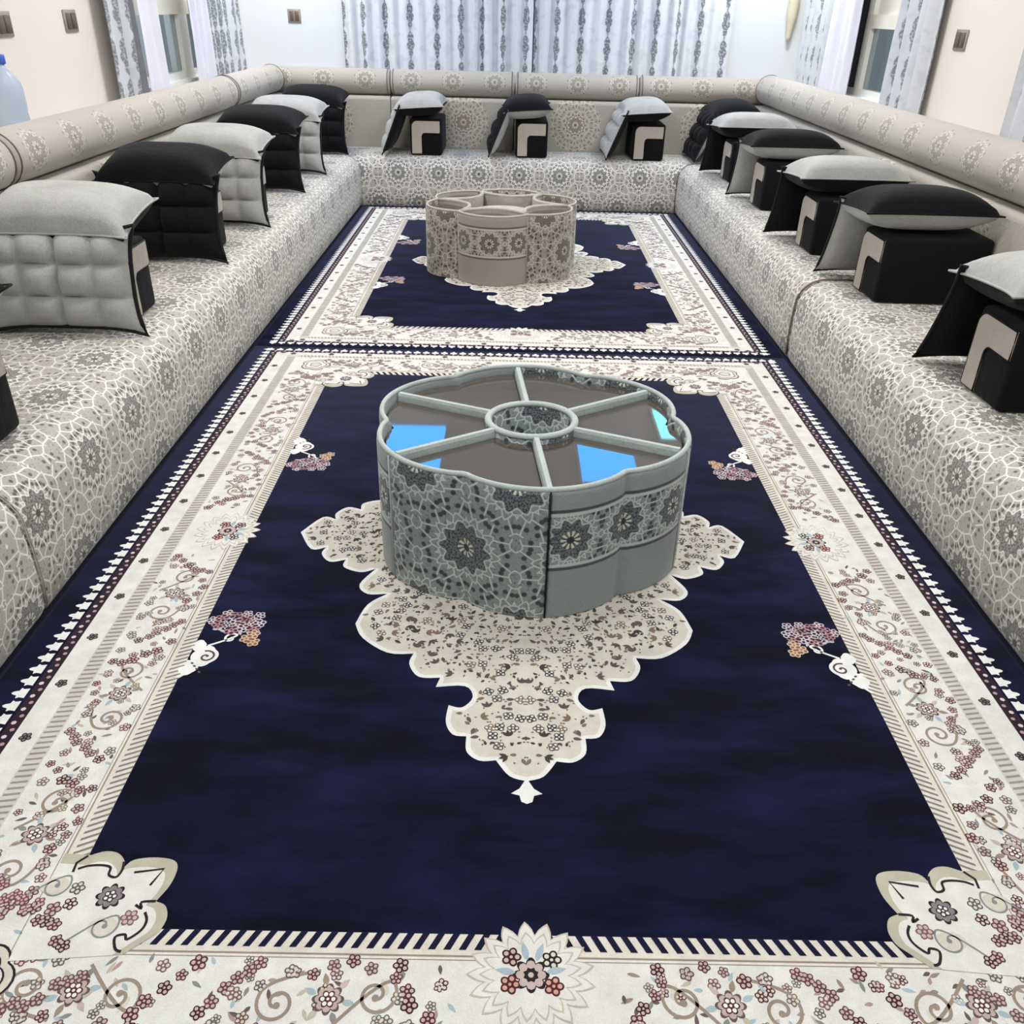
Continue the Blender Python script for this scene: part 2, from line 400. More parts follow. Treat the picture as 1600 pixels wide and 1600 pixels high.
mattress('patterned grey sofa seat on the right, near segment in front of the dark seam', fr, -.3, 4.42-G, DEP, .026)
mattress('patterned grey sofa seat on the right, far segment behind the dark seam', fr, 4.42+G, 8.185, DEP, .026)
mattress('patterned grey sofa seat along the back under the curtain, behind the far table', fb, -2.145, 2.145, .61)

def round_rect(x0, x1, z0, z1, r, n=5):
    p = []
    for (cx, cz, a0) in ((x1-r, z0+r, -PI/2), (x1-r, z1-r, 0), (x0+r, z1-r, PI/2), (x0+r, z0+r, PI)):
        for k in range(n+1):
            a = a0+PI/2*k/n; p.append((cx+r*math.cos(a), cz+r*math.sin(a)))
    return p
def circle(cx, cz, r, n=28): return [(cx+r*math.cos(2*PI*k/n-PI/2), cz+r*math.sin(2*PI*k/n-PI/2)) for k in range(n)]

def run(fn, dep, cuts, top, rad, cz, labs, where, off):
    for i in range(len(cuts)-1):
        s0, s1 = cuts[i]+.004, cuts[i+1]-.004
        bp = round_rect(dep+.004, dep+.15, .005, top, .03)
        # uv: v measured so that the medallion sits mid-height on the face seen from the room
        bp = bp[18:]+bp[:18]          # start at the bottom corner of the room face
        me = sweep_bar('backrest', bp[::-1], s0, s1, fn, 10)
        lay = me.uv_layers[0]; vs = me.vertices
        for lp in me.loops:
            co = vs[lp.vertex_index].co; s = co.x if fn is fb else co.y
            lay.data[lp.index].uv = (s-(s0+s1)/2-off[i], co.z-.655)
        b = obj('backrest_cushion', me, M['back']); tag(b, 'plain taupe backrest cushion '+labs[i]+' '+where, 'backrest', 'backrest cushions')
        prof = circle(dep+.12, cz, rad)
        me = sweep_bar('bolster', prof, s0, s1, fn, 24, endround=.02)
        lay = me.uv_layers[0]
        for lp in me.loops:
            co = me.vertices[lp.vertex_index].co
            s = co.x if fn is fb else co.y
            p = (co.y-YS if fn is fb else abs(co.x)-AX)-(dep+.12); an = math.atan2(co.z-cz, -p)
            lay.data[lp.index].uv = (s-s0, (an-.25)*rad)
        th = thing('bolster', 'long round taupe bolster roll with woven medallions '+labs[i]+' '+where, 'bolster', group='bolster rolls along the backrests')
        obj('cover', me, M['bolster'], th)
        for s in (s0+.022, s1-.022):
            pts = [fn(dep+.12+(rad+.001)*math.cos(2*PI*k/28), s, cz+(rad+.001)*math.sin(2*PI*k/28)) for k in range(28)]
            obj('end_piping', tube('end_piping', pts, .004, 6, True), M['plate_in'], th)
run(fl, DEP, [-.3, 3.9, 7.3, 8.795], .866, .113, .985, ['at the near end', 'in the middle stretch', 'at the back corner'], 'of the left wall', [0., .35, 0.])
run(fr, DEP, [-.3, 8.795], .864, .122, .994, ['in one long length'], 'of the right wall', [.1])
run(fb, .61, [-2.385, -1.2, -.055, 1.09, 2.38], .856, .108, .970, ['in the left corner', 'second from left', 'third from left', 'in the right corner'], 'along the back wall', [.0, .1, 0., .0])

# ------------------------------------------------------------------ armrest blocks and folded cushions
BL, BD, BH = .50, .285, .30
def poly_plate(name, pts, x0, x1):
    """polygon in (v,z) extruded along x"""
    n = len(pts); V = [(x0, a, b) for a, b in pts]+[(x1, a, b) for a, b in pts]
    F = [tuple(range(n))[::-1], tuple(range(n, 2*n))]+[(i, (i+1) % n, n+(i+1) % n, n+i) for i in range(n)]
    return mesh(name, V, F, smooth=False, fix=True)
def arc(cx, cz, r, a0, a1, n=6): return [(cx+r*math.cos(a0+(a1-a0)*k/n), cz+r*math.sin(a0+(a1-a0)*k/n)) for k in range(n+1)]
inlay_pts = [(.016, .012)] + arc(.066, BH-.068, .05, PI, PI/2) + [(BD-.02, BH-.018), (BD-.02, BH-.118)] + arc(.135, BH-.148, .03, PI/2, PI) + [(.105, .012)]
me_body = rbox('body', -BL, 0, 0, BD, 0, BH, .022, 3)
me_inlay = poly_plate('inlay', inlay_pts, -.004, .006)
me_ip = tube('inlay_piping', [(.004, a, b) for a, b in inlay_pts], .0035, 6, True)

def shell(nu, nv, W, L, frame, thick, side, tufts=None, pinch=.055, corner=.03, power=.42):
    """one face of a pillow; frame(s,t,h)->xyz with s along width, t along length, h along normal"""
    V, F = [], []
    for j in range(nv+1):
        for i in range(nu+1):
            a = -1+2*i/nu; b = -1+2*j/nv
            a = math.copysign(abs(a)**.85, a); b = math.copysign(abs(b)**.85, b)
            k = max(0., (1-abs(a)**3.2)*(1-abs(b)**3.2))
            h = thick*k**power
            if tufts:
                c, r = tufts
                sa = abs(math.sin(PI*c*(a+1)/2)); sb = abs(math.sin(PI*r*(b+1)/2))
                h = thick*k**.5*(.22+.78*(sa**.36)*(sb**.36)) if k > 0 else 0.
            s = a*W/2*(1-pinch*(1-b*b)); tt = b*L/2*(1-pinch*(1-a*a))
            q = (abs(a)*abs(b))**6*corner
            s += math.copysign(q, a); tt += math.copysign(q, b)
            V.append(frame(s, tt, side*h))
    for j in range(nv):
        for i in range(nu):
            q = j*(nu+1)+i; F.append((q, q+1, q+nu+2, q+nu+1))
    return mesh('shell', V, F, fix=False)
def border_pts(W, L, frame, pinch, corner, n=14):
    pts = []
    seq = [(-1+2*k/n, -1) for k in range(n)]+[(1, -1+2*k/n) for k in range(n)]+[(1-2*k/n, 1) for k in range(n)]+[(-1, 1-2*k/n) for k in range(n)]
    for a, b in seq:
        s = a*W/2*(1-pinch*(1-b*b)); tt = b*L/2*(1-pinch*(1-a*a)); q = (abs(a)*abs(b))**6*corner
        pts.append(frame(s+math.copysign(q, a), tt+math.copysign(q, b), 0))
    return pts
XC = -.235
def pframe(v0, z0, v1, z1, dx=0., sag=0.):
    L = math.hypot(v1-v0, z1-z0); ty, tz = (v1-v0)/L, (z1-z0)/L; ny, nz = -tz, ty     # normal: away from the block / upwards
    def f(s, t_, h):
        return (XC+dx+s, (v0+v1)/2+ty*t_+ny*h, (z0+z1)/2+tz*t_+nz*h)
    return f, L
fp, LP = pframe(-.232, .026, -.075, .400, .022)
ff, LF = pframe(-.112, .380, .295, .408, .020)
fq, LQ = pframe(-.125, .026, -.070, .395, .035)
fg, LG = pframe(-.105, .380, .235, .452, .030)
me_panel = shell(48, 36, .575, LP, fp, .070, 1, (4, 3), .02, .012)
me_lining = shell(20, 14, .575, LP, fp, .062, -1, None, .02, .012)
me_pil = shell(30, 24, .575, LF, ff, .104, 1, None, .05, .02)
me_und = shell(30, 24, .575, LF, ff, .084, -1, None, .05, .02)
me_panel_u = shell(48, 36, .575, LQ, fq, .075, 1, (4, 3), .035, .022); me_lining_u = shell(20, 14, .575, LQ, fq, .028, -1, None, .035, .022)
me_pil_u = shell(30, 24, .575, LG, fg, .110, 1, None, .05, .015); me_und_u = shell(30, 24, .575, LG, fg, .090, -1, None, .05, .015)
me_pp1_u = tube('piping', border_pts(.575, LQ, fq, .035, .022), .009, 6, True); me_pp2_u = tube('piping', border_pts(.575, LG, fg, .05, .015), .0045, 6, True)
me_pp1 = tube('piping', border_pts(.575, LP, fp, .02, .012), .007, 6, True)
me_pp2 = tube('piping', border_pts(.575, LF, ff, .05, .02), .0045, 6, True)
def dupmesh(me, mat): m = me.copy(); m.materials.clear(); m.materials.append(mat); return m
KIT = {}
for key, (o_, i_) in {'grey': ('grey', 'black'), 'black': ('black', 'grey')}.items():
    KIT[key+'_u'] = [(n_, dupmesh(m_, M[k_])) for n_, m_, k_ in (('tufted_panel', me_panel_u, o_), ('panel_lining', me_lining_u, i_), ('top_pillow', me_pil_u, o_), ('pillow_underside', me_und_u, i_), ('panel_piping', me_pp1_u, 'pipe'), ('pillow_piping', me_pp2_u, o_))]
    KIT[key] = [('tufted_panel', dupmesh(me_panel, M[o_])), ('panel_lining', dupmesh(me_lining, M[i_])), ('top_pillow', dupmesh(me_pil, M[o_])),
                ('pillow_underside', dupmesh(me_und, M[i_])), ('panel_piping', dupmesh(me_pp1, M['pipe'])), ('pillow_piping', dupmesh(me_pp2, M[o_]))]
for m_, k in ((me_body, 'black'), (me_inlay, 'beige'), (me_ip, 'pipe')): m_.materials.append(M[k])
def armset(key, loc, rz, where, shift=0., var=''):
    loc = (loc[0], loc[1], SZ+.003)
    b = thing('armrest_block', 'black armrest block with beige curved end inlay, '+where, 'armrest', loc, rz, 'armrest blocks on the sofa')
    obj('body', me_body, None, b); il = obj('end_inlay', me_inlay, None, b); obj('inlay_piping', me_ip, None, il)
    lab = {'grey': 'light grey tufted folded cushion with black lining, ', 'black': 'black tufted folded cushion with grey lining, '}[key]
    c = thing('folded_cushion', lab+where, 'cushion', loc, rz, 'folded cushions leaning on armrests')
    sh = shift+random.uniform(-.008, .008); c.location.x += sh*math.cos(rz); c.location.y += sh*math.sin(rz)
    K = dict(KIT[key+var]); pn = obj('tufted_panel', K['tufted_panel'], None, c); pl = obj('top_pillow', K['top_pillow'], None, c)
    obj('panel_lining', K['panel_lining'], None, c); obj('pillow_underside', K['pillow_underside'], None, c)
    obj('panel_piping', K['panel_piping'], None, pn); obj('pillow_piping', K['pillow_piping'], None, pl)
for key, v0, rx, wh in [('black', 2.30, -1.55, 'first on left, cut by left edge'), ('grey', 3.57, -1.585, 'second on the left, largest in view'),
                    ('black', 4.70, -1.60, 'third on the left'), ('grey', 5.53, -1.575, 'fourth on the left'),
                    ('black', 6.64, -1.61, 'fifth on the left'), ('grey', 7.40, -1.60, 'sixth on the left'), ('black', 8.46, -1.60, 'in the back left corner')]:
    armset(key, (rx-.024, v0-.12), 0, wh, .006, '_u')
for key, y0, rx, wh in [('grey', 7.217, 1.64, 'farthest of the right row'), ('black', 6.15, 1.63, 'fourth from the front on the right'),
                    ('grey', 4.918, 1.61, 'third from the front on the right'), ('black', 4.017, 1.645, 'second from the front on the right'),
                    ('grey', 2.735, 1.61, 'nearest on right, cut by right edge')]:
    armset(key, (rx, y0+BD), PI, wh, 0. if y0 < 3 else .045)
for key, x0, wh in [('grey', -.975, 'leftmost on the back sofa'), ('black', -.039, 'middle of the back sofa'),
                ('grey', 1.0, 'right of middle on the back sofa'), ('black', 1.78, 'in the back right corner')]:
    armset(key, (x0, 8.29), -PI/2, wh, .03)

# ------------------------------------------------------------------ rugs
class Draw:
    def __init__(s): s.v, s.f, s.c = [], [], []
    def poly(s, pts, col, layer):
        o = len(s.v); z = .0130+.00022*layer+4.4e-6*(len(s.f) % 46)
        s.v += [(p[0], p[1], z) for p in pts]; s.f.append(tuple(range(o, o+len(pts)))); s.c.append(col)
    def strip(s, A, B, col, layer, closed=False):
        o = len(s.v); z = .0130+.00022*layer; n = len(A)
        s.v += [(p[0], p[1], z) for p in A]+[(p[0], p[1], z) for p in B]
        for i in range(n if closed else n-1):
            j = (i+1) % n; s.f.append((o+i, o+j, o+n+j, o+n+i)); s.c.append(col)
    def stroke(s, pts, w, col, layer, taper=0.):
        P = np.asarray(pts, float); T = np.gradient(P, axis=0); T /= np.linalg.norm(T, axis=1)[:, None]+1e-9
        N = np.stack([-T[:, 1], T[:, 0]], 1); k = np.linspace(1, 1-taper, len(P))[:, None]*w/2
        s.strip(P+N*k, P-N*k, col, layer)
    def obj(s, name, parent):
        return obj(name, mesh(name, s.v, s.f, cols=s.c, smooth=False), M['wool'], parent)
K_CREAM, K_WHITE, K_DARK, K_RED, K_PINK = lin(225, 224, 219), lin(234, 234, 231), lin(46, 38, 42), lin(92, 46, 54), lin(196, 178, 174)
K_TAN, K_GREY, K_OLIVE, K_NAVY, K_BLUE, K_BEIGE = lin(154, 140, 124), lin(138, 140, 140), lin(188, 184, 164), lin(22, 22, 52), lin(168, 186, 194), lin(212, 207, 193)
K_PLUM = lin(70, 34, 44)
def xf(tr, p): return tr(np.asarray(p, float))
def flower(D, tr, c, r, out, fill, n=5, L=3, ph=0.):
    th = np.linspace(0, 2*PI, n*8, endpoint=False); rad = .70+.30*np.abs(np.cos(n*(th-ph)/2))
    base = np.stack([np.cos(th)*rad, np.sin(th)*rad], 1); r = r*1.16 if r < .02 else r
    D.poly(xf(tr, np.array(c)+base*r), out, L)
    for k in range(n):
        a = ph+2*PI*k/n; pc = np.array(c)+r*.58*np.array([math.cos(a), math.sin(a)])
        q = np.linspace(0, 2*PI, 8, endpoint=False)
        D.poly(xf(tr, pc+np.stack([np.cos(q), np.sin(q)], 1)*r*.24), fill, L+1)
    q = np.linspace(0, 2*PI, 8, endpoint=False)
    D.poly(xf(tr, np.array(c)+np.stack([np.cos(q), np.sin(q)], 1)*r*.16), fill, L+1)
def leaf(D, tr, c, ln, wd, ang, col, L=2):
    t_ = np.linspace(0, 1, 7); w_ = np.sin(PI*t_**.8)*wd/2
    up = np.stack([t_*ln, w_], 1); dnn = np.stack([t_*ln, -w_], 1)[::-1][1:-1]
    p = np.vstack([up, dnn]); R_ = np.array([[math.cos(ang), -math.sin(ang)], [math.sin(ang), math.cos(ang)]])
    D.poly(xf(tr, p@R_.T+np.array(c)), col, L)
def spiral(D, tr, c, r, a0, turns, w_, col, sgn=1, tail=None, L=3):
    q = np.linspace(0, 1, 34); rr = r*(1-q*.86); an = a0+sgn*q*turns*2*PI
    pts = np.array(c)+np.stack([rr*np.cos(an), rr*np.sin(an)], 1)
    if tail is not None:
        tl = np.asarray(tail, float); t0 = pts[0]; t1 = pts[1]-pts[0]
        b = [t0*(1-k)**2+2*k*(1-k)*(t0-t1/np.linalg.norm(t1)*r*.8)+k*k*tl for k in np.linspace(1, 0, 9)]
        pts = np.vstack([b[:-1], pts])
    P = pts; T = np.gradient(P, axis=0); T /= np.linalg.norm(T, axis=1)[:, None]+1e-9; N = np.stack([-T[:, 1], T[:, 0]], 1)
    D.strip(xf(tr, P+N*w_/2), xf(tr, P-N*w_/2), col, L)
    q = np.linspace(0, 2*PI, 10, endpoint=False); D.poly(xf(tr, pts[-1]+np.stack([np.cos(q), np.sin(q)], 1)*r*.17), col, L)

ident = lambda p: p
FXW, FYL = .938, 1.49         # field half extents
BX = [FXW, .985, 1.16, 1.205, 1.27, 1.302, 1.352, 1.408]
BY = [FYL, 1.535, 1.705, 1.735, 1.775, 1.795, 1.835, 1.862]
def ring(D, i, j, col, L):
    a, b, c_, d_ = BX[i], BX[j], BY[i], BY[j]
    D.strip([(-b, -d_), (b, -d_), (b, d_), (-b, d_)], [(-a, -c_), (a, -c_), (a, c_), (-a, c_)], col, L, True)

def sides():
    """transforms from (s along, t outward across 0..1 scaled) for the four sides: returns (name, tr, half length)"""
    return [('front', lambda p: np.stack([p[:, 0], -p[:, 1]], 1), 'y'), ('rear', lambda p: np.stack([-p[:, 0], p[:, 1]], 1), 'y'),
            ('left', lambda p: np.stack([-p[:, 1], -p[:, 0]], 1), 'x'), ('right', lambda p: np.stack([p[:, 1], p[:, 0]], 1), 'x')]

def arcs(points, bul):
    """closed or open outline through points; bul[i] bulge of the segment i to the left(+)"""
    out = []
    for i in range(len(points)-1):
        a, b = np.array(points[i]), np.array(points[i+1]); k = bul[i]; d = b-a; n = np.array([-d[1], d[0]])
        for q in np.linspace(0, 1, 7)[:-1]: out.append(a+d*q+n*k*math.sin(PI*q))
    out.append(np.array(points[-1])); return out

def smooth_path(pts, n=4):
    P = np.asarray(pts, float); out = []
    for i in range(len(P)-1):
        p0, p1, p2, p3 = P[max(i-1, 0)], P[i], P[i+1], P[min(i+2, len(P)-1)]
        for t_ in np.linspace(0, 1, n, endpoint=False):
            out.append(.5*((2*p1)+(-p0+p2)*t_+(2*p0-5*p1+4*p2-p3)*t_**2+(-p0+3*p1-3*p2+p3)*t_**3))
    out.append(P[-1]); return np.array(out)

MED = [(0, -1.095), (.041, -1.08), (.074, -1.031), None, (.115, -1.033), (.147, -1.004), (.15, -.953), None, (.185, -.947), (.205, -.904), (.202, -.842), None,
       (.166, -.849), (.14, -.809), (.163, -.767), (.241, -.773), None, (.232, -.735), None, (.291, -.733), (.322, -.681), (.315, -.636), None, (.389, -.634), (.469, -.57), (.5, -.505), None,
       (.478, -.409), (.425, -.351), None, (.487, -.354), (.519, -.304), (.48, -.215), None, (.526, -.236), (.585, -.208), (.586, -.165), None, (.636, -.179), (.671, -.133), (.664, -.092), None, (.713, -.104), (.769, 0.)]
def medallion_outline():
    segs, cur = [], []
    for p in MED:
        if p is None: segs.append(cur); cur = [cur[-1]]
        else: cur.append(p)
    segs.append(cur)
    q = np.vstack([smooth_path(s, 4)[(1 if i else 0):] for i, s in enumerate(segs)])      # front tip -> right tip
    q2 = np.stack([q[:, 0], -q[:, 1]], 1)[::-1][1:]
    h = np.vstack([q, q2]); l = np.stack([-h[:, 0], h[:, 1]], 1)[::-1][1:-1]
    return np.vstack([h, l])
def inset(P, d):
    A = np.roll(P, 1, 0); B = np.roll(P, -1, 0); T = B-A; T /= np.linalg.norm(T, axis=1)[:, None]+1e-9
    N = np.stack([-T[:, 1], T[:, 0]], 1); Q = P+N*d
    keep = [inside(P, q) and np.min(np.linalg.norm(P-q, axis=1)) > d*.82 for q in Q]
    return Q[np.array(keep)]
def inside(P, pt):
    x, y = pt; c = False; X, Y = P[:, 0], P[:, 1]; X2, Y2 = np.roll(X, -1), np.roll(Y, -1)
    m_ = (Y > y) != (Y2 > y); xi = (X2-X)*(y-Y)/(Y2-Y+1e-12)+X
    return (np.count_nonzero(m_ & (x < xi)) % 2) == 1

def unit(D, tr, r_):
    """half metre of floral border; s 0..0.46, t -0.08..0.08"""
    spiral(D, tr, (.135, .005), .040, 2.6, 1.35, .0065, K_TAN, 1, (.21, -.055))
    spiral(D, tr, (.315, -.012), .038, .4, 1.35, .0065, K_TAN, -1, (.245, .05))
    leaf(D, tr, (.115, .005), .035, .014, 1.2, K_BEIGE, 2)
    for k in range(6):
        q = k/5; c = (.012+.085*math.sin(q*1.7)+r_.uniform(-.008, .008), -.062+.125*q)
        flower(D, tr, c, r_.uniform(.010, .0155), K_RED if k not in (2, 5) else K_PLUM, K_PINK, 5, 3, k)
    for k in range(6):
        q = k/5; c = (.362+.090*q, .06-.095*q**1.3+r_.uniform(-.008, .008))
        flower(D, tr, c, .0125, K_PLUM if k == 5 else lin(104, 62, 68), K_PINK, 5, 3, k*.7)
    for k in range(5):
        flower(D, tr, (.150+.036*k, .056+.015*math.sin(k*1.4)), r_.uniform(.010, .014), K_RED if k % 2 else lin(104, 78, 80), K_PINK, 5, 3, k)
    flower(D, tr, (.222, -.004), .030, lin(104, 84, 86), lin(188, 172, 168), 8, 3)
    flower(D, tr, (.222, -.004), .015, K_RED, K_WHITE, 6, 5)
    for k, (a, colr) in enumerate([(.4, K_BLUE), (1.3, K_TAN), (2.3, K_PINK), (3.3, K_BLUE), (4.3, K_GREY), (5.4, K_OLIVE)]):
        leaf(D, tr, (.222+.026*math.cos(a), -.004+.026*math.sin(a)), .026, .012, a, colr, 2)
    for (s, t_, colr) in [(.075, -.055, lin(122, 96, 96)), (.275, -.062, lin(104, 96, 100)), (.345, -.062, lin(120, 80, 84)), (.425, -.058, lin(104, 98, 98)), (.30, .048, lin(96, 84, 88)), (.40, .005, lin(130, 92, 92))]:
        flower(D, tr, (s, t_), .0125, colr, K_BEIGE, 5, 3, s*9)
    for k in range(16):
        flower(D, tr, (r_.uniform(.01, .45), r_.uniform(-.07, .07)), r_.uniform(.008, .012), [lin(96, 88, 92), lin(120, 84, 88), lin(112, 104, 100), K_RED][int(r_.integers(0, 4))], K_BEIGE, 5, 2, k)
    for k in range(34):
        s, t_ = r_.uniform(.0, .46), r_.uniform(-.075, .075)
        leaf(D, tr, (s, t_), r_.uniform(.016, .028), .008, r_.uniform(0, 2*PI), [K_GREY, K_BLUE, K_OLIVE, lin(176, 148, 146), K_TAN, lin(104, 92, 92)][int(r_.integers(0, 6))], 2)

def sunburst(D, tr, c, R):
    n = 17; th = np.linspace(0, 2*PI, n*6, endpoint=False); ph = (th*n/(2*PI)) % 1
    for sc, col, L in ((1.0, lin(196, 188, 170), 4), (.95, K_CREAM, 5), (.80, lin(196, 188, 170), 6), (.75, K_CREAM, 7)):
        rad = R*sc*(.74+.26*(1-np.abs(2*ph-1))**.8); D.poly(xf(tr, np.array(c)+np.stack([np.cos(th)*rad*1.05, np.sin(th)*rad*.95], 1)), col, L)
    flower(D, tr, c, R*.30, K_DARK, K_PINK, 8, 8)
    for (dx, dy, colr, f_) in [(-.34, -.16, lin(92, 38, 36), lin(200, 166, 152)), (.36, -.18, lin(92, 38, 36), lin(200, 166, 152)), (.34, .26, K_DARK, K_BEIGE), (-.32, .30, K_PLUM, K_PINK)]:
        flower(D, tr, (c[0]+dx*R, c[1]+dy*R), R*.17, colr, f_, 5, 8)
    for a in (1.2, 1.8, .2, 3.0): leaf(D, tr, (c[0]+R*.25*math.cos(a), c[1]+R*.25*math.sin(a)), R*.34, R*.12, a, K_BLUE, 8)

COUT = [(-.95, -1.30), (-.922, -1.306), (-.933, -1.323), (-.907, -1.313), (-.88, -1.316), (-.86, -1.332), (-.851, -1.35), (-.838, -1.333), (-.799, -1.326), (-.757, -1.331), (-.74, -1.35), (-.741, -1.391), (-.757, -1.43), (-.734, -1.44), (-.722, -1.467), (-.727, -1.495), (-.742, -1.511)]
CST = [[(-.953, -1.366), (-.955, -1.343), (-.938, -1.325)], [(-.946, -1.358), (-.927, -1.35), (-.9, -1.348), (-.88, -1.353), (-.876, -1.371), (-.859, -1.376), (-.853, -1.359), (-.857, -1.338)],
       [(-.826, -1.364), (-.767, -1.354), (-.782, -1.394)], [(-.795, -1.439), (-.78, -1.447), (-.785, -1.433), (-.757, -1.43)],
       [(-.77, -1.455), (-.76, -1.473), (-.763, -1.494), (-.783, -1.514), (-.791, -1.504), (-.808, -1.51), (-.798, -1.534), (-.785, -1.539)]]
def corner(D, tr):
    o = np.array(COUT[3:7]); 
    lob = [COUT[2:7], COUT[6:13], COUT[12:17]]
    pts = np.vstack([smooth_path(q, 4) for q in lob]); pts = np.vstack([[(-.99, -1.32)], pts, [(-.78, -1.545), (-.99, -1.56)]])
    D.poly(xf(tr, pts), K_OLIVE, 5)
    c0 = np.array((-.93, -1.50)); D.poly(xf(tr, np.vstack([[(-.99, -1.345)], c0+(np.vstack([smooth_path(q, 4) for q in lob])-c0)*np.array([.90, .86]), [(-.80, -1.547), (-.99, -1.562)]])), K_CREAM, 6)
    for q in CST: 
        P = smooth_path(q, 4) if len(q) > 3 else np.array(q); T = np.gradient(P, axis=0); T /= np.linalg.norm(T, axis=1)[:, None]+1e-9; N = np.stack([-T[:, 1], T[:, 0]], 1)*.0028
        D.strip(xf(tr, P+N), xf(tr, P-N), K_DARK, 8)
    flower(D, tr, (-.853, -1.421), .030, K_DARK, lin(138, 130, 134), 8, 8); flower(D, tr, (-.853, -1.421), .013, lin(70, 60, 66), K_WHITE, 5, 10)
    flower(D, tr, (-.796, -1.468), .016, lin(128, 92, 94), K_PINK, 6, 8); flower(D, tr, (-.927, -1.403), .014, lin(96, 92, 96), K_BEIGE, 5, 8)
    flower(D, tr, (-.926, -1.439), .013, K_PLUM, K_BEIGE, 5, 8); flower(D, tr, (-.955, -1.452), .015, lin(110, 70, 76), K_PINK, 5, 8)
    for c in ((-.975, -1.398), (-.842, -1.487)):
        D.poly(xf(tr, np.array(c)+np.stack([np.cos(np.linspace(0, 2*PI, 16, endpoint=False))*.03, np.sin(np.linspace(0, 2*PI, 16, endpoint=False))*.02], 1)), K_BEIGE, 7)
        spiral(D, tr, c, .032, .6, 1.1, .004, K_GREY, -1, (c[0]-.06, c[1]-.035), 8)
    for k in range(7):
        q = k/6; flower(D, tr, (-1.01+.11*q, -1.455-.075*q**1.6+.010*math.sin(k*2.1)), .0125, K_RED if k % 3 else K_PLUM, K_PINK, 5, 8, k)
        flower(D, tr, (-1.10+.11*q, -1.385-.065*q**.6+.012*math.sin(k*2.3)), .012, lin(126, 70, 76), K_PINK, 5, 8, k)
        flower(D, tr, (-.96+.12*q, -1.655+.075*q**1.5+.010*math.sin(k*1.9)), .012, lin(110, 74, 78), K_PINK, 5, 8, k)
    # big leaf scroll at the outer corner of the border
    for k, (rr, colr) in enumerate([(.075, K_DARK), (.070, K_BEIGE), (.055, K_DARK), (.051, K_CREAM), (.030, K_DARK), (.026, K_BEIGE)]):
        a = np.linspace(0, 2*PI, 40, endpoint=False); rd = rr*(.82+.18*np.abs(np.cos(2.5*a)))
        D.poly(xf(tr, np.array((-1.035, -1.60))+np.stack([np.cos(a)*rd, np.sin(a)*rd], 1)), colr, 4+k)

def spray(D, tr):
    """floral spray reaching into the field from the left border, around local (-.84,-.53)"""
    r_ = np.random.default_rng(5)
    for k in range(19):
        a_ = k*2.4; q = math.sqrt((k+.5)/19); x, y = -.845+.078*q*math.cos(a_), -.505+.048*q*math.sin(a_)
        flower(D, tr, (x, y), r_.uniform(.013, .021), lin(204, 196, 200) if k % 3 else lin(168, 130, 140), [K_PLUM, K_NAVY, lin(104, 56, 70)][k % 3], 5, 3, k)
    for (x, y) in [(-.785, -.565), (-.80, -.585), (-.778, -.60)]: flower(D, tr, (x, y), .018, lin(206, 186, 160), lin(140, 92, 70), 5, 4, x*30)
    for k in range(8): leaf(D, tr, (-.91+.02*k, -.545-.006*(k % 3)), .022, .010, k*1.3, lin(188, 182, 190), 3)
    spiral(D, tr, (-.845, -.585), .022, 1.0, 1.0, .007, K_WHITE, 1, (-.90, -.62), 3)
    a = np.linspace(0, 2*PI, 30, endpoint=False)
    for (cx, cy_, R) in [(-.895, -.665, .045), (-.925, -.715, .032), (-.925, -.62, .025)]:
        rd = R*(.85+.15*np.abs(np.cos(2*a))); D.poly(xf(tr, np.array((cx, cy_))+np.stack([np.cos(a)*rd*.85, np.sin(a)*rd], 1)), K_WHITE, 3)
    spiral(D, tr, (-.89, -.668), .026, 2.0, 1.2, .006, lin(92, 74, 80), -1, None, 5)
    for k in range(4): leaf(D, tr, (-.915+.01*k, -.70-.012*k), .012, .007, 2.5, lin(92, 80, 84), 5)
    D.poly(xf(tr, np.array([(-.945, -.77), (-.925, -.745), (-.89, -.70), (-.945, -.68)])), K_WHITE, 2)

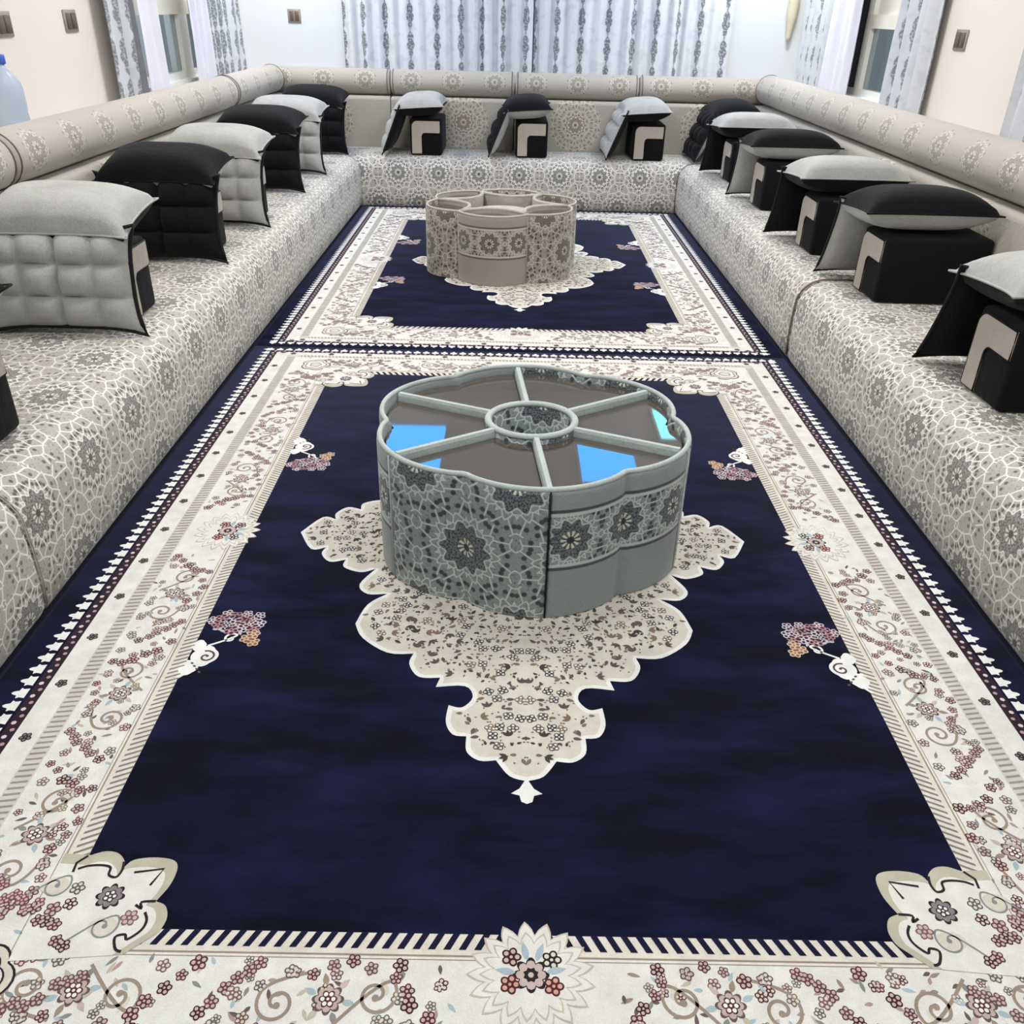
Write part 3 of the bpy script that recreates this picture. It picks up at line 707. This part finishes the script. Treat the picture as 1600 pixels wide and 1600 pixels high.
MIRR = [lambda p: p, lambda p: p*np.array([-1, 1]), lambda p: p*np.array([1, -1]), lambda p: p*np.array([-1, -1])]
def build_rug(label, y0):
    R = thing('rug', label, 'rug', (0, y0, 0), 0, 'navy and cream medallion rugs')
    hx, hy = BX[-1], BY[-1]
    obj('pile_field', rbox('pile_field', -hx, hx, -hy, hy, .001, .013, .003, 1), M['navy'], R)
    D = Draw(); ring(D, 0, 1, lin(220, 215, 203), 1); ring(D, 1, 2, K_CREAM, 1); ring(D, 2, 3, lin(206, 202, 192), 1); ring(D, 3, 4, K_CREAM, 1); ring(D, 4, 5, lin(44, 28, 40), 1)
    for a, b in ((3, .004), (4, -.004)):
        pass
    for off, w_ in ((.003, .004), (.010, .002)):
        D.strip([(-BX[1]-off, -BY[1]-off), (BX[1]+off, -BY[1]-off), (BX[1]+off, BY[1]+off), (-BX[1]-off, BY[1]+off)], [(-BX[1]-off+w_, -BY[1]-off+w_), (BX[1]+off-w_, -BY[1]-off+w_), (BX[1]+off-w_, BY[1]+off-w_), (-BX[1]-off+w_, BY[1]+off-w_)], K_TAN, 2, True)
    D.obj('border_band', R)
    # rope stripes
    D = Draw()
    for nm, tr, ax in sides():
        A, Bq = (BX, BY) if ax == 'y' else (BY, BX)
        half, i0, i1 = A[0], Bq[0], Bq[1]
        per = .030 if ax == 'y' else .0175; n = int(2*half/per)
        for k in range(n):
            s = -half+per*(k+.3); sl = .018*(1 if s < 0 else -1)
            colr = K_NAVY if ax == 'y' else lin(132, 126, 122)
            wd = per*.46 if ax == 'y' else per*.34
            D.poly(xf(tr, [(s, i0-.001), (s+wd, i0-.001), (s+wd-sl, i1-.012), (s-sl, i1-.012)]), colr, 3)
        o0, o1 = Bq[2], Bq[3]; half = A[2]; n = int(2*half/.018)
        for k in range(n):
            s = -half+.018*k; D.poly(xf(tr, [(s, o0+.004), (s+.006, o0+.004), (s+.012, o1-.004), (s+.006, o1-.004)]), lin(150, 146, 140), 3)
    D.obj('rope_stripe', R)
    # guard band dots, beaded strip and crowns
    D = Draw(); E_ = Draw()
    crown = np.array([(-.020, -.018), (.020, -.018), (.017, -.004), (.022, .004), (.010, .006), (.006, .018), (0, .023), (-.006, .018), (-.010, .006), (-.022, .004), (-.017, -.004)])
    for nm, tr, ax in sides():
        A, Bq = (BX, BY) if ax == 'y' else (BY, BX)
        half = A[4]; n = int(2*half/.197); tm = (Bq[3]+Bq[4])/2
        for k in range(n+1):
            flower(D, tr, (-half+(2*half-n*.197)/2+.197*k, tm), .014, K_DARK, lin(120, 110, 110), 5, 3)
        half = A[5]; n = int(2*half/.0245); tm = (Bq[4]+Bq[5])/2
        for k in range(n):
            q = np.linspace(0, 2*PI, 6, endpoint=False); r0 = .0068 if k % 2 else .0062
            E_.poly(xf(tr, np.array([-half+.0245*(k+.5), tm+(.004 if k % 2 else -.004)])+np.stack([np.cos(q), np.sin(q)], 1)*r0), lin(216, 204, 204) if k % 2 else lin(176, 150, 154), 3)
        half = A[6]; n = int(2*half/.048); tm = (Bq[5]+Bq[6])/2
        sc = 1.0 if ax == 'x' else .85
        for k in range(n): E_.poly(xf(tr, np.array([-half+.048*(k+.5), tm])+crown*np.array([.92, sc])), K_WHITE, 2)
    D.obj('guard_dots', R)['kind'] = 'stuff'; E_.obj('crown_edging', R)['kind'] = 'stuff'
    # floral border
    D = Draw(); r_ = np.random.default_rng(3)
    for nm, tr, ax in sides():
        Bq = BY if ax == 'y' else BX; tm = (Bq[1]+Bq[2])/2; sc = (Bq[2]-Bq[1])/.17
        starts = [.15, .62] if ax == 'y' else [.15, .60, 1.05]
        for s0 in starts:
            for sg in (1, -1):
                fl_ = 1 if (starts.index(s0) % 2 == 0) else -1
                unit(D, (lambda p, s0=s0, sg=sg, tr=tr, tm=tm, sc=sc, fl_=fl_: tr(np.stack([sg*(s0+p[:, 0]), tm-fl_*p[:, 1]*sc], 1))), r_)
    D.obj('floral_border', R)['kind'] = 'stuff'
    for nm, tr, ax in sides():
        D = Draw(); Bq = BY if ax == 'y' else BX
        sunburst(D, lambda p, tr=tr: tr(p*np.array([1, -1])), (.003, -(Bq[0]+.082)), .118); D.obj('sunburst_flower', R)
    for tr in MIRR:
        D = Draw(); corner(D, tr); D.obj('corner_ornament', R)
        D = Draw(); spray(D, tr); D.obj('floral_spray', R)
    # medallion
    D = Draw(); P = medallion_outline(); D.poly(P, K_WHITE, 1); P2 = inset(P, .013)
    D.poly(P2, lin(214, 210, 197), 2)
    fin = np.array([(0, -1.085), (.017, -1.118), (.037, -1.133), (.017, -1.139), (.013, -1.157), (0, -1.163), (-.013, -1.157), (-.017, -1.139), (-.037, -1.133), (-.017, -1.118)])
    D.poly(fin, K_WHITE, 2); D.poly(fin*np.array([1, -1]), K_WHITE, 2)
    Pi = inset(P, .03); r_ = np.random.default_rng(21); st = .034
    for i in range(0, 24):
        for j in range(-33, 34):
            x, y = (i+.35+(j % 2)*.5)*st+r_.uniform(-.006, .006), (j)*st+r_.uniform(-.006, .006)
            if not inside(Pi, (x, y)) or (math.hypot(x, y) < .36): continue
            kind = r_.integers(0, 4); colr = [lin(72, 66, 66), lin(90, 84, 80), lin(100, 90, 86), lin(132, 112, 96)][int(r_.integers(0, 4))]; a = r_.uniform(0, 6.28)
            for tr in (MIRR[0], MIRR[1]):
                if kind == 0: flower(D, tr, (x, y), .0135, colr, K_CREAM, 4, 4, a)
                elif kind == 1:
                    for d_ in (-.7, 0, .7): leaf(D, tr, (x, y), .023, .010, a+d_, colr, 4)
                elif kind == 2:
                    leaf(D, tr, (x, y), .024, .011, a, colr, 4); leaf(D, tr, (x+.012, y+.012), .018, .010, a+2, lin(124, 114, 104), 4)
                else:
                    leaf(D, tr, (x, y), .014, .008, a, colr, 4); leaf(D, tr, (x-.010, y+.008), .014, .008, a+1.6, colr, 4)
            for q in range(2):
                px, py = x+r_.uniform(-.02, .02), y+r_.uniform(-.02, .02)
                for tr in (MIRR[0], MIRR[1]): leaf(D, tr, (px, py), .008, .005, a, lin(120, 112, 104), 3)
    D.obj('medallion', R)
    return R
rug0 = build_rug('navy medallion rug nearest the camera, under the glass-topped table', 2.546)
rug1 = rug0.copy(); C.objects.link(rug1); rug1.location = (0, 6.275, 0)
rug1['label'] = 'navy medallion rug at the far end, under the petal-cup table'
for ch in list(rug0.children):
    c = ch.copy(); C.objects.link(c); c.parent = rug1

# ------------------------------------------------------------------ lobed tables
def table(loc, phi0, near, label, mats, sfx=''):
    T = thing('coffee_table', label, 'table', loc)
    ys, Ht, z0 = .93, .445, .016
    def rad(th):
        if near:
            return .472+.050*abs(math.cos(3*(th-phi0)))**.75
        k = ((th-phi0)/(PI/3)) % 1 - .5           # lobe between two seams
        return .275*math.cos(k*PI/3)+math.sqrt(max(0, .258**2-(.275*math.sin(k*PI/3))**2))
    pt = lambda th, off=0.: ((rad(th)+off)*math.cos(th), (rad(th)+off)*math.sin(th)*ys)
    NS = 26
    arcl = 0.
    for s in range(6):
        a0 = phi0+s*PI/3; ths = [a0+.002+(PI/3-.004)*k/NS for k in range(NS+1)]
        V, F, U = [], [], []; al = 0.; prev = None
        mid = None
        us = [0.]
        for k in range(1, NS+1):
            p, q = pt(ths[k-1]), pt(ths[k]); us.append(us[-1]+math.hypot(q[0]-p[0], q[1]-p[1]))
        uc = us[-1]/2 if mats[s] != 'tab_full' else us[-1]*.52
        prof = [(0., z0), (0., .12), (0., .24), (0., .36), (0., Ht-.012), (-.004, Ht), (-.016, Ht), (-.021, Ht-.010), (-.021, .30), (-.021, .03)]
        for k in range(NS+1):
            for (o, z) in prof:
                x, y = pt(ths[k], o); V.append((x, y, z)); U.append((us[k]-uc, z if mats[s] != 'tab_full' else z-.21))
        n = len(prof)
        for k in range(NS):
            for j in range(n-1): F.append((k*n+j, (k+1)*n+j, (k+1)*n+j+1, k*n+j+1))
        F.append(tuple(range(n))); F.append(tuple(NS*n+j for j in range(n))[::-1])
        obj('side_panel', mesh('side_panel', V, F, uv=U, fix=True), M[mats[s]+sfx], T)
        # seam between panels
        sx, sy_ = pt(a0, .001); obj('seam_piping', tube('seam_piping', [(sx, sy_, z0), (sx, sy_, Ht)], .003, 6), M['pipe'] if (near and s == 4) else M['trim'+sfx], T)
    # rim trim
    pts = []; N = 180
    for k in range(N): x, y = pt(2*PI*k/N, -.0105); pts.append((x, y, Ht+.004))
    obj('rim_trim', tube('rim_trim', pts, .0085, 8, True), M['trim'+sfx], T)
    # floor board
    V = [(pt(2*PI*k/90, -.03)[0], pt(2*PI*k/90, -.03)[1], z) for z in (z0, z0+.02) for k in range(90)]
    F = [tuple(range(90))[::-1], tuple(range(90, 180))]+[(k, (k+1) % 90, 90+(k+1) % 90, 90+k) for k in range(90)]
    obj('base_board', mesh('base_board', V, F, smooth=False), M['trim'+sfx], T)
    gz0, gz1 = Ht-.030, Ht-.022
    def pane(outline):
        n = len(outline); V = [(x, y, z) for z in (gz0, gz1) for (x, y) in outline]
        F = [tuple(range(n))[::-1], tuple(range(n, 2*n))]+[(k, (k+1) % n, n+(k+1) % n, n+k) for k in range(n)]
        obj('glass_pane', mesh('glass_pane', V, F, smooth=False, fix=True), M['glass'], T)
    rc = .150
    def ringmesh(nm, r0, r1, za, zb, mat, uvs=False):
        V, F, U = [], [], []; prof = [(r1, za), (r1, zb-.006), (r1-.006, zb), (r0+.006, zb), (r0, zb-.006), (r0, za)]; n = len(prof); N = 48
        for k in range(N+1):
            a = 2*PI*k/N
            for (r, z) in prof: V.append((r*math.cos(a), r*math.sin(a)*ys, z)); U.append((r*a, z-.21))
        for k in range(N):
            for j in range(n): F.append((k*n+j, (k+1)*n+j, (k+1)*n+(j+1) % n, k*n+(j+1) % n))
        obj(nm, mesh(nm, V, F, uv=U, fix=True), mat, T)
    if near:
        ringmesh('centre_well', rc-.018, rc, .036, Ht+.004, M['tab_full'+sfx]); ringmesh('well_rim', rc-.020, rc+.002, Ht-.004, Ht+.010, M['trim'+sfx])
        obj('well_floor', mesh('well_floor', [(0, 0, .26)]+[((rc-.018)*math.cos(2*PI*k/40), (rc-.018)*math.sin(2*PI*k/40)*ys, .26) for k in range(40)], [(0, 1+k, 1+(k+1) % 40) for k in range(40)], uv=[(0, 0)]+[(rc*math.cos(2*PI*k/40), rc*math.sin(2*PI*k/40)) for k in range(40)]), M['tab_full'+sfx], T)
        for s in range(6):
            a = phi0+s*PI/3; ux, uy = math.cos(a), math.sin(a); nx, ny = -uy, ux
            ro = rad(a)-.026; ri = rc-.004; hw = .011
            V = []
            for (r, q) in ((ri, -1), (ri, 1), (ro, 1), (ro, -1)):
                for z, w_ in ((.036, hw), (Ht-.004, hw), (Ht+.005, hw-.004)): V.append((r*ux+q*w_*nx, (r*uy+q*w_*ny)*ys, z))
            F = [(2, 5, 8, 11), (0, 3, 4, 1), (1, 4, 5, 2), (3, 6, 7, 4), (4, 7, 8, 5), (6, 9, 10, 7), (7, 10, 11, 8), (9, 0, 1, 10), (10, 1, 2, 11)]
            obj('divider', mesh('divider', V, F, smooth=False, fix=True), M['trim'+sfx], T)
            a0, a1 = a, a+PI/3; inn, out = [], []
            for k in range(17):
                q = a0+(PI/3)*k/16; e = math.asin(min(.5, .016/.47))
                qo = a0+e+(PI/3-2*e)*k/16; ei = math.asin(.016/rc); qi = a0+ei+(PI/3-2*ei)*k/16
                out.append(pt(qo, -.029)); inn.append(((rc+.001)*math.cos(qi), (rc+.001)*math.sin(qi)*ys))
            pane(out+inn[::-1])
    else:
        for s in range(6):
            a0 = phi0+s*PI/3; am = a0+PI/6
            out = [pt(a0+(PI/3)*k/20, -.016) for k in range(21)]
            c0 = np.array(out[0]); c1 = np.array(out[-1]); cc = np.array((math.cos(am), math.sin(am)*ys))
            inn = [c1+(c0-c1)*q-cc*(.135*math.sin(PI*q)**.8) for q in np.linspace(0, 1, 15)[1:-1]]
            loop = out+[tuple(p) for p in inn]
            pts = [(x, y, Ht+.004) for x, y in [out[-1]]+[tuple(p) for p in inn]+[out[0]]]
            # cup wall on the inner side
            W_ = [out[-1]]+[tuple(p) for p in inn]+[out[0]]
            dcc = cc*.012
            V = []; 
            for (x, y) in W_:
                V += [(x-dcc[0], y-dcc[1], .036), (x-dcc[0], y-dcc[1], Ht+.002), (x+dcc[0], y+dcc[1], Ht+.002), (x+dcc[0], y+dcc[1], .036)]
            F = []
            for k in range(len(W_)-1):
                for j in range(3): F.append((k*4+j, (k+1)*4+j, (k+1)*4+j+1, k*4+j+1))
            obj('cup_wall', mesh('cup_wall', V, F, smooth=False), M['trim'+sfx], T)
            obj('cup_rim', tube('cup_rim', pts, .013, 6), M['trim'+sfx], T)
            c_ = np.mean(np.array(loop), 0); pane([tuple(c_+(np.array(p)-c_)*.90) for p in loop])
        V = [(.20*math.cos(2*PI*k/40), .20*math.sin(2*PI*k/40)*ys, Ht-.05) for k in range(40)]
        obj('centre_tray', mesh('centre_tray', V, [tuple(range(40))], uv=[(v[0], v[1]) for v in V]), M['trim'+sfx], T)
    return T
d2r = PI/180
table((.015, 2.57, 0), 35*d2r, True, 'round grey patterned table with six glass segments and a centre well, nearest', ['tab_full', 'tab_band', 'tab_band', 'tab_full', 'tab_band', 'tab_full'])
table((-.125, 6.13, 0), (231.6-180)*d2r, False, 'petal-lobed beige grey table of round cups on the far rug', ['tab_full', 'tab_band', 'tab_full', 'tab_band', 'tab_full', 'tab_full'], '_warm')

# ------------------------------------------------------------------ curtains
def curtain(name, label, axis, pos, s0, s1, z0, z1, amp, lam, mat, seed, lean=0., taper=0.):
    r_ = np.random.default_rng(seed); n = int(abs(s1-s0)/.012); nz = 14; V, F, U = [], [], []
    ph = np.cumsum(r_.uniform(.6, 1.4, n+1)); ph = ph/ph[-1]*abs(s1-s0)/lam*2*PI
    am = amp*(0.75+.25*np.sin(np.linspace(0, 9, n+1)+seed))
    off = am*np.sin(ph)
    us = np.concatenate([[0], np.cumsum(np.hypot(np.diff(off), (s1-s0)/n))])
    for j in range(nz+1):
        q = j/nz; z = z0+(z1-z0)*q
        for i in range(n+1):
            s = s0+(s1-s0)*i/n
            s = s + (1-q)*lean*(i/n) + taper*(1-q)*math.sin(i/n*PI)*.0
            o = off[i]*(1.0-.25*q)+.006*math.sin(7*q+i*.21)
            V.append((s, pos+o, z) if axis == 'x' else (pos+o, s, z)); U.append((us[i]*.8, z))
    for j in range(nz):
        for i in range(n): F.append((j*(n+1)+i, j*(n+1)+i+1, (j+1)*(n+1)+i+1, (j+1)*(n+1)+i))
    o = obj(name, mesh(name, V, F, uv=U), mat); return tag(o, label, 'curtain', None)
curtain('curtain', 'pale damask curtain with grey motif columns, left half of the back wall', 'x', 9.12, -1.65, .10, .97, 2.75, .036, .125, M['curtain'], 1)
curtain('curtain', 'pale damask curtain with grey motif columns, right half of the back wall', 'x', 9.12, .11, 1.93, .97, 2.75, .036, .13, M['curtain'], 2)
curtain('curtain', 'grey damask side curtain at the near side of the left window', 'y', XL+.075, 5.95, 6.42, .97, 2.75, .036, .15, M['curtain_side'], 3)
curtain('sheer_curtain', 'white sheer drape at the near edge of the left window', 'y', XL+.145, 6.30, 6.54, .97, 2.75, .018, .10, M['sheer'], 4, lean=.16)
curtain('sheer_curtain', 'white sheer drape bunched on the far part of the left window', 'y', XL+.125, 7.34, 7.76, .97, 2.75, .025, .13, M['sheer'], 5)
curtain('curtain', 'grey damask side curtain in the left back corner', 'y', XL+.075, 7.95, 8.86, .97, 2.75, .036, .16, M['curtain_side'], 6)
curtain('curtain', 'grey damask side curtain at the near side of the right window', 'y', XR-.075, 6.17, 6.80, .97, 2.75, .036, .15, M['curtain_side'], 7)
curtain('sheer_curtain', 'white sheer drape beside the dark strip of the right window', 'y', XR-.125, 7.44, 8.08, .97, 2.75, .022, .16, M['sheer'], 8)
curtain('curtain', 'grey damask side curtain in the right back corner', 'y', XR-.075, 8.20, 9.0, .97, 2.75, .036, .16, M['curtain_side'], 9)
curtain('curtain', 'grey damask curtain on the right wall, cut off by the right edge', 'y', XR-.075, 3.9, 5.02, .97, 2.75, .03, .13, M['curtain_side'], 10)

# ------------------------------------------------------------------ small things
def plate(loc, rz, label, ww=.155):
    t_ = thing('wall_switch', label, 'switch', loc, rz, 'brown wall switches')
    obj('frame', rbox('frame', -ww/2, ww/2, -.010, .0, -.056, .056, .003, 1), M['plate'], t_)
    for s in (-1, 1):
        obj('rocker', rbox('rocker', min(s*.006, s*(ww/2-.018)), max(s*.006, s*(ww/2-.018)), -.016, -.010, -.040, .040, .002, 1), M['plate_in'], t_)
plate((XL, 5.65, 1.47), PI/2, 'brown wall switch plate on the left wall near the curtain')
plate((XL, 4.90, 1.465), PI/2, 'brown wall switch plate at the upper-left edge above the bottle')
plate((-2.104, YB, 1.476), 0, 'brown wall switch plate on the back wall left of the curtain', .12)
plate((XR, 5.93, 1.488), -PI/2, 'brown wall switch plate on the right wall beyond the curtain')
b = thing('water_bottle', 'clear pale blue water bottle with blue cap behind the left bolster', 'bottle', (-2.50, 4.585, .957))
obj('body', lathe('body', [(.06, 0), (.078, .01), (.080, .04), (.077, .06), (.080, .08), (.080, .12), (.077, .14), (.080, .16), (.080, .24), (.074, .275), (.050, .31), (.028, .335), (.024, .355)]), M['bottle'], b)
obj('cap', lathe('cap', [(.031, .352), (.033, .356), (.033, .386), (.030, .392)]), M['cap'], b)
obj('handle', tube('handle', [(.0, -.03, .33), (.0, -.065, .335), (.0, -.085, .30), (.0, -.082, .26)], .006, 6), M['bottle'], b)
ts = thing('hanging_tassel', 'cream cloth tassel hanging in the right back corner by the curtain', 'tassel', (2.47, 9.155, 1.38))
obj('skirt', lathe('skirt', [(.012, 0), (.022, .03), (.030, .12), (.046, .20), (.050, .34), (.040, .42), (.02, .46)], 14), M['cream_cloth'], ts)
obj('cord', tube('cord', [(0, 0, .455), (0, .01, .7), (0, .035, 1.0)], .006, 6), M['cream_cloth'], ts)
obj('hook', tube('hook', [(0, .035, 1.0), (0, .044, 1.02)], .009, 8), M['plate'], ts)
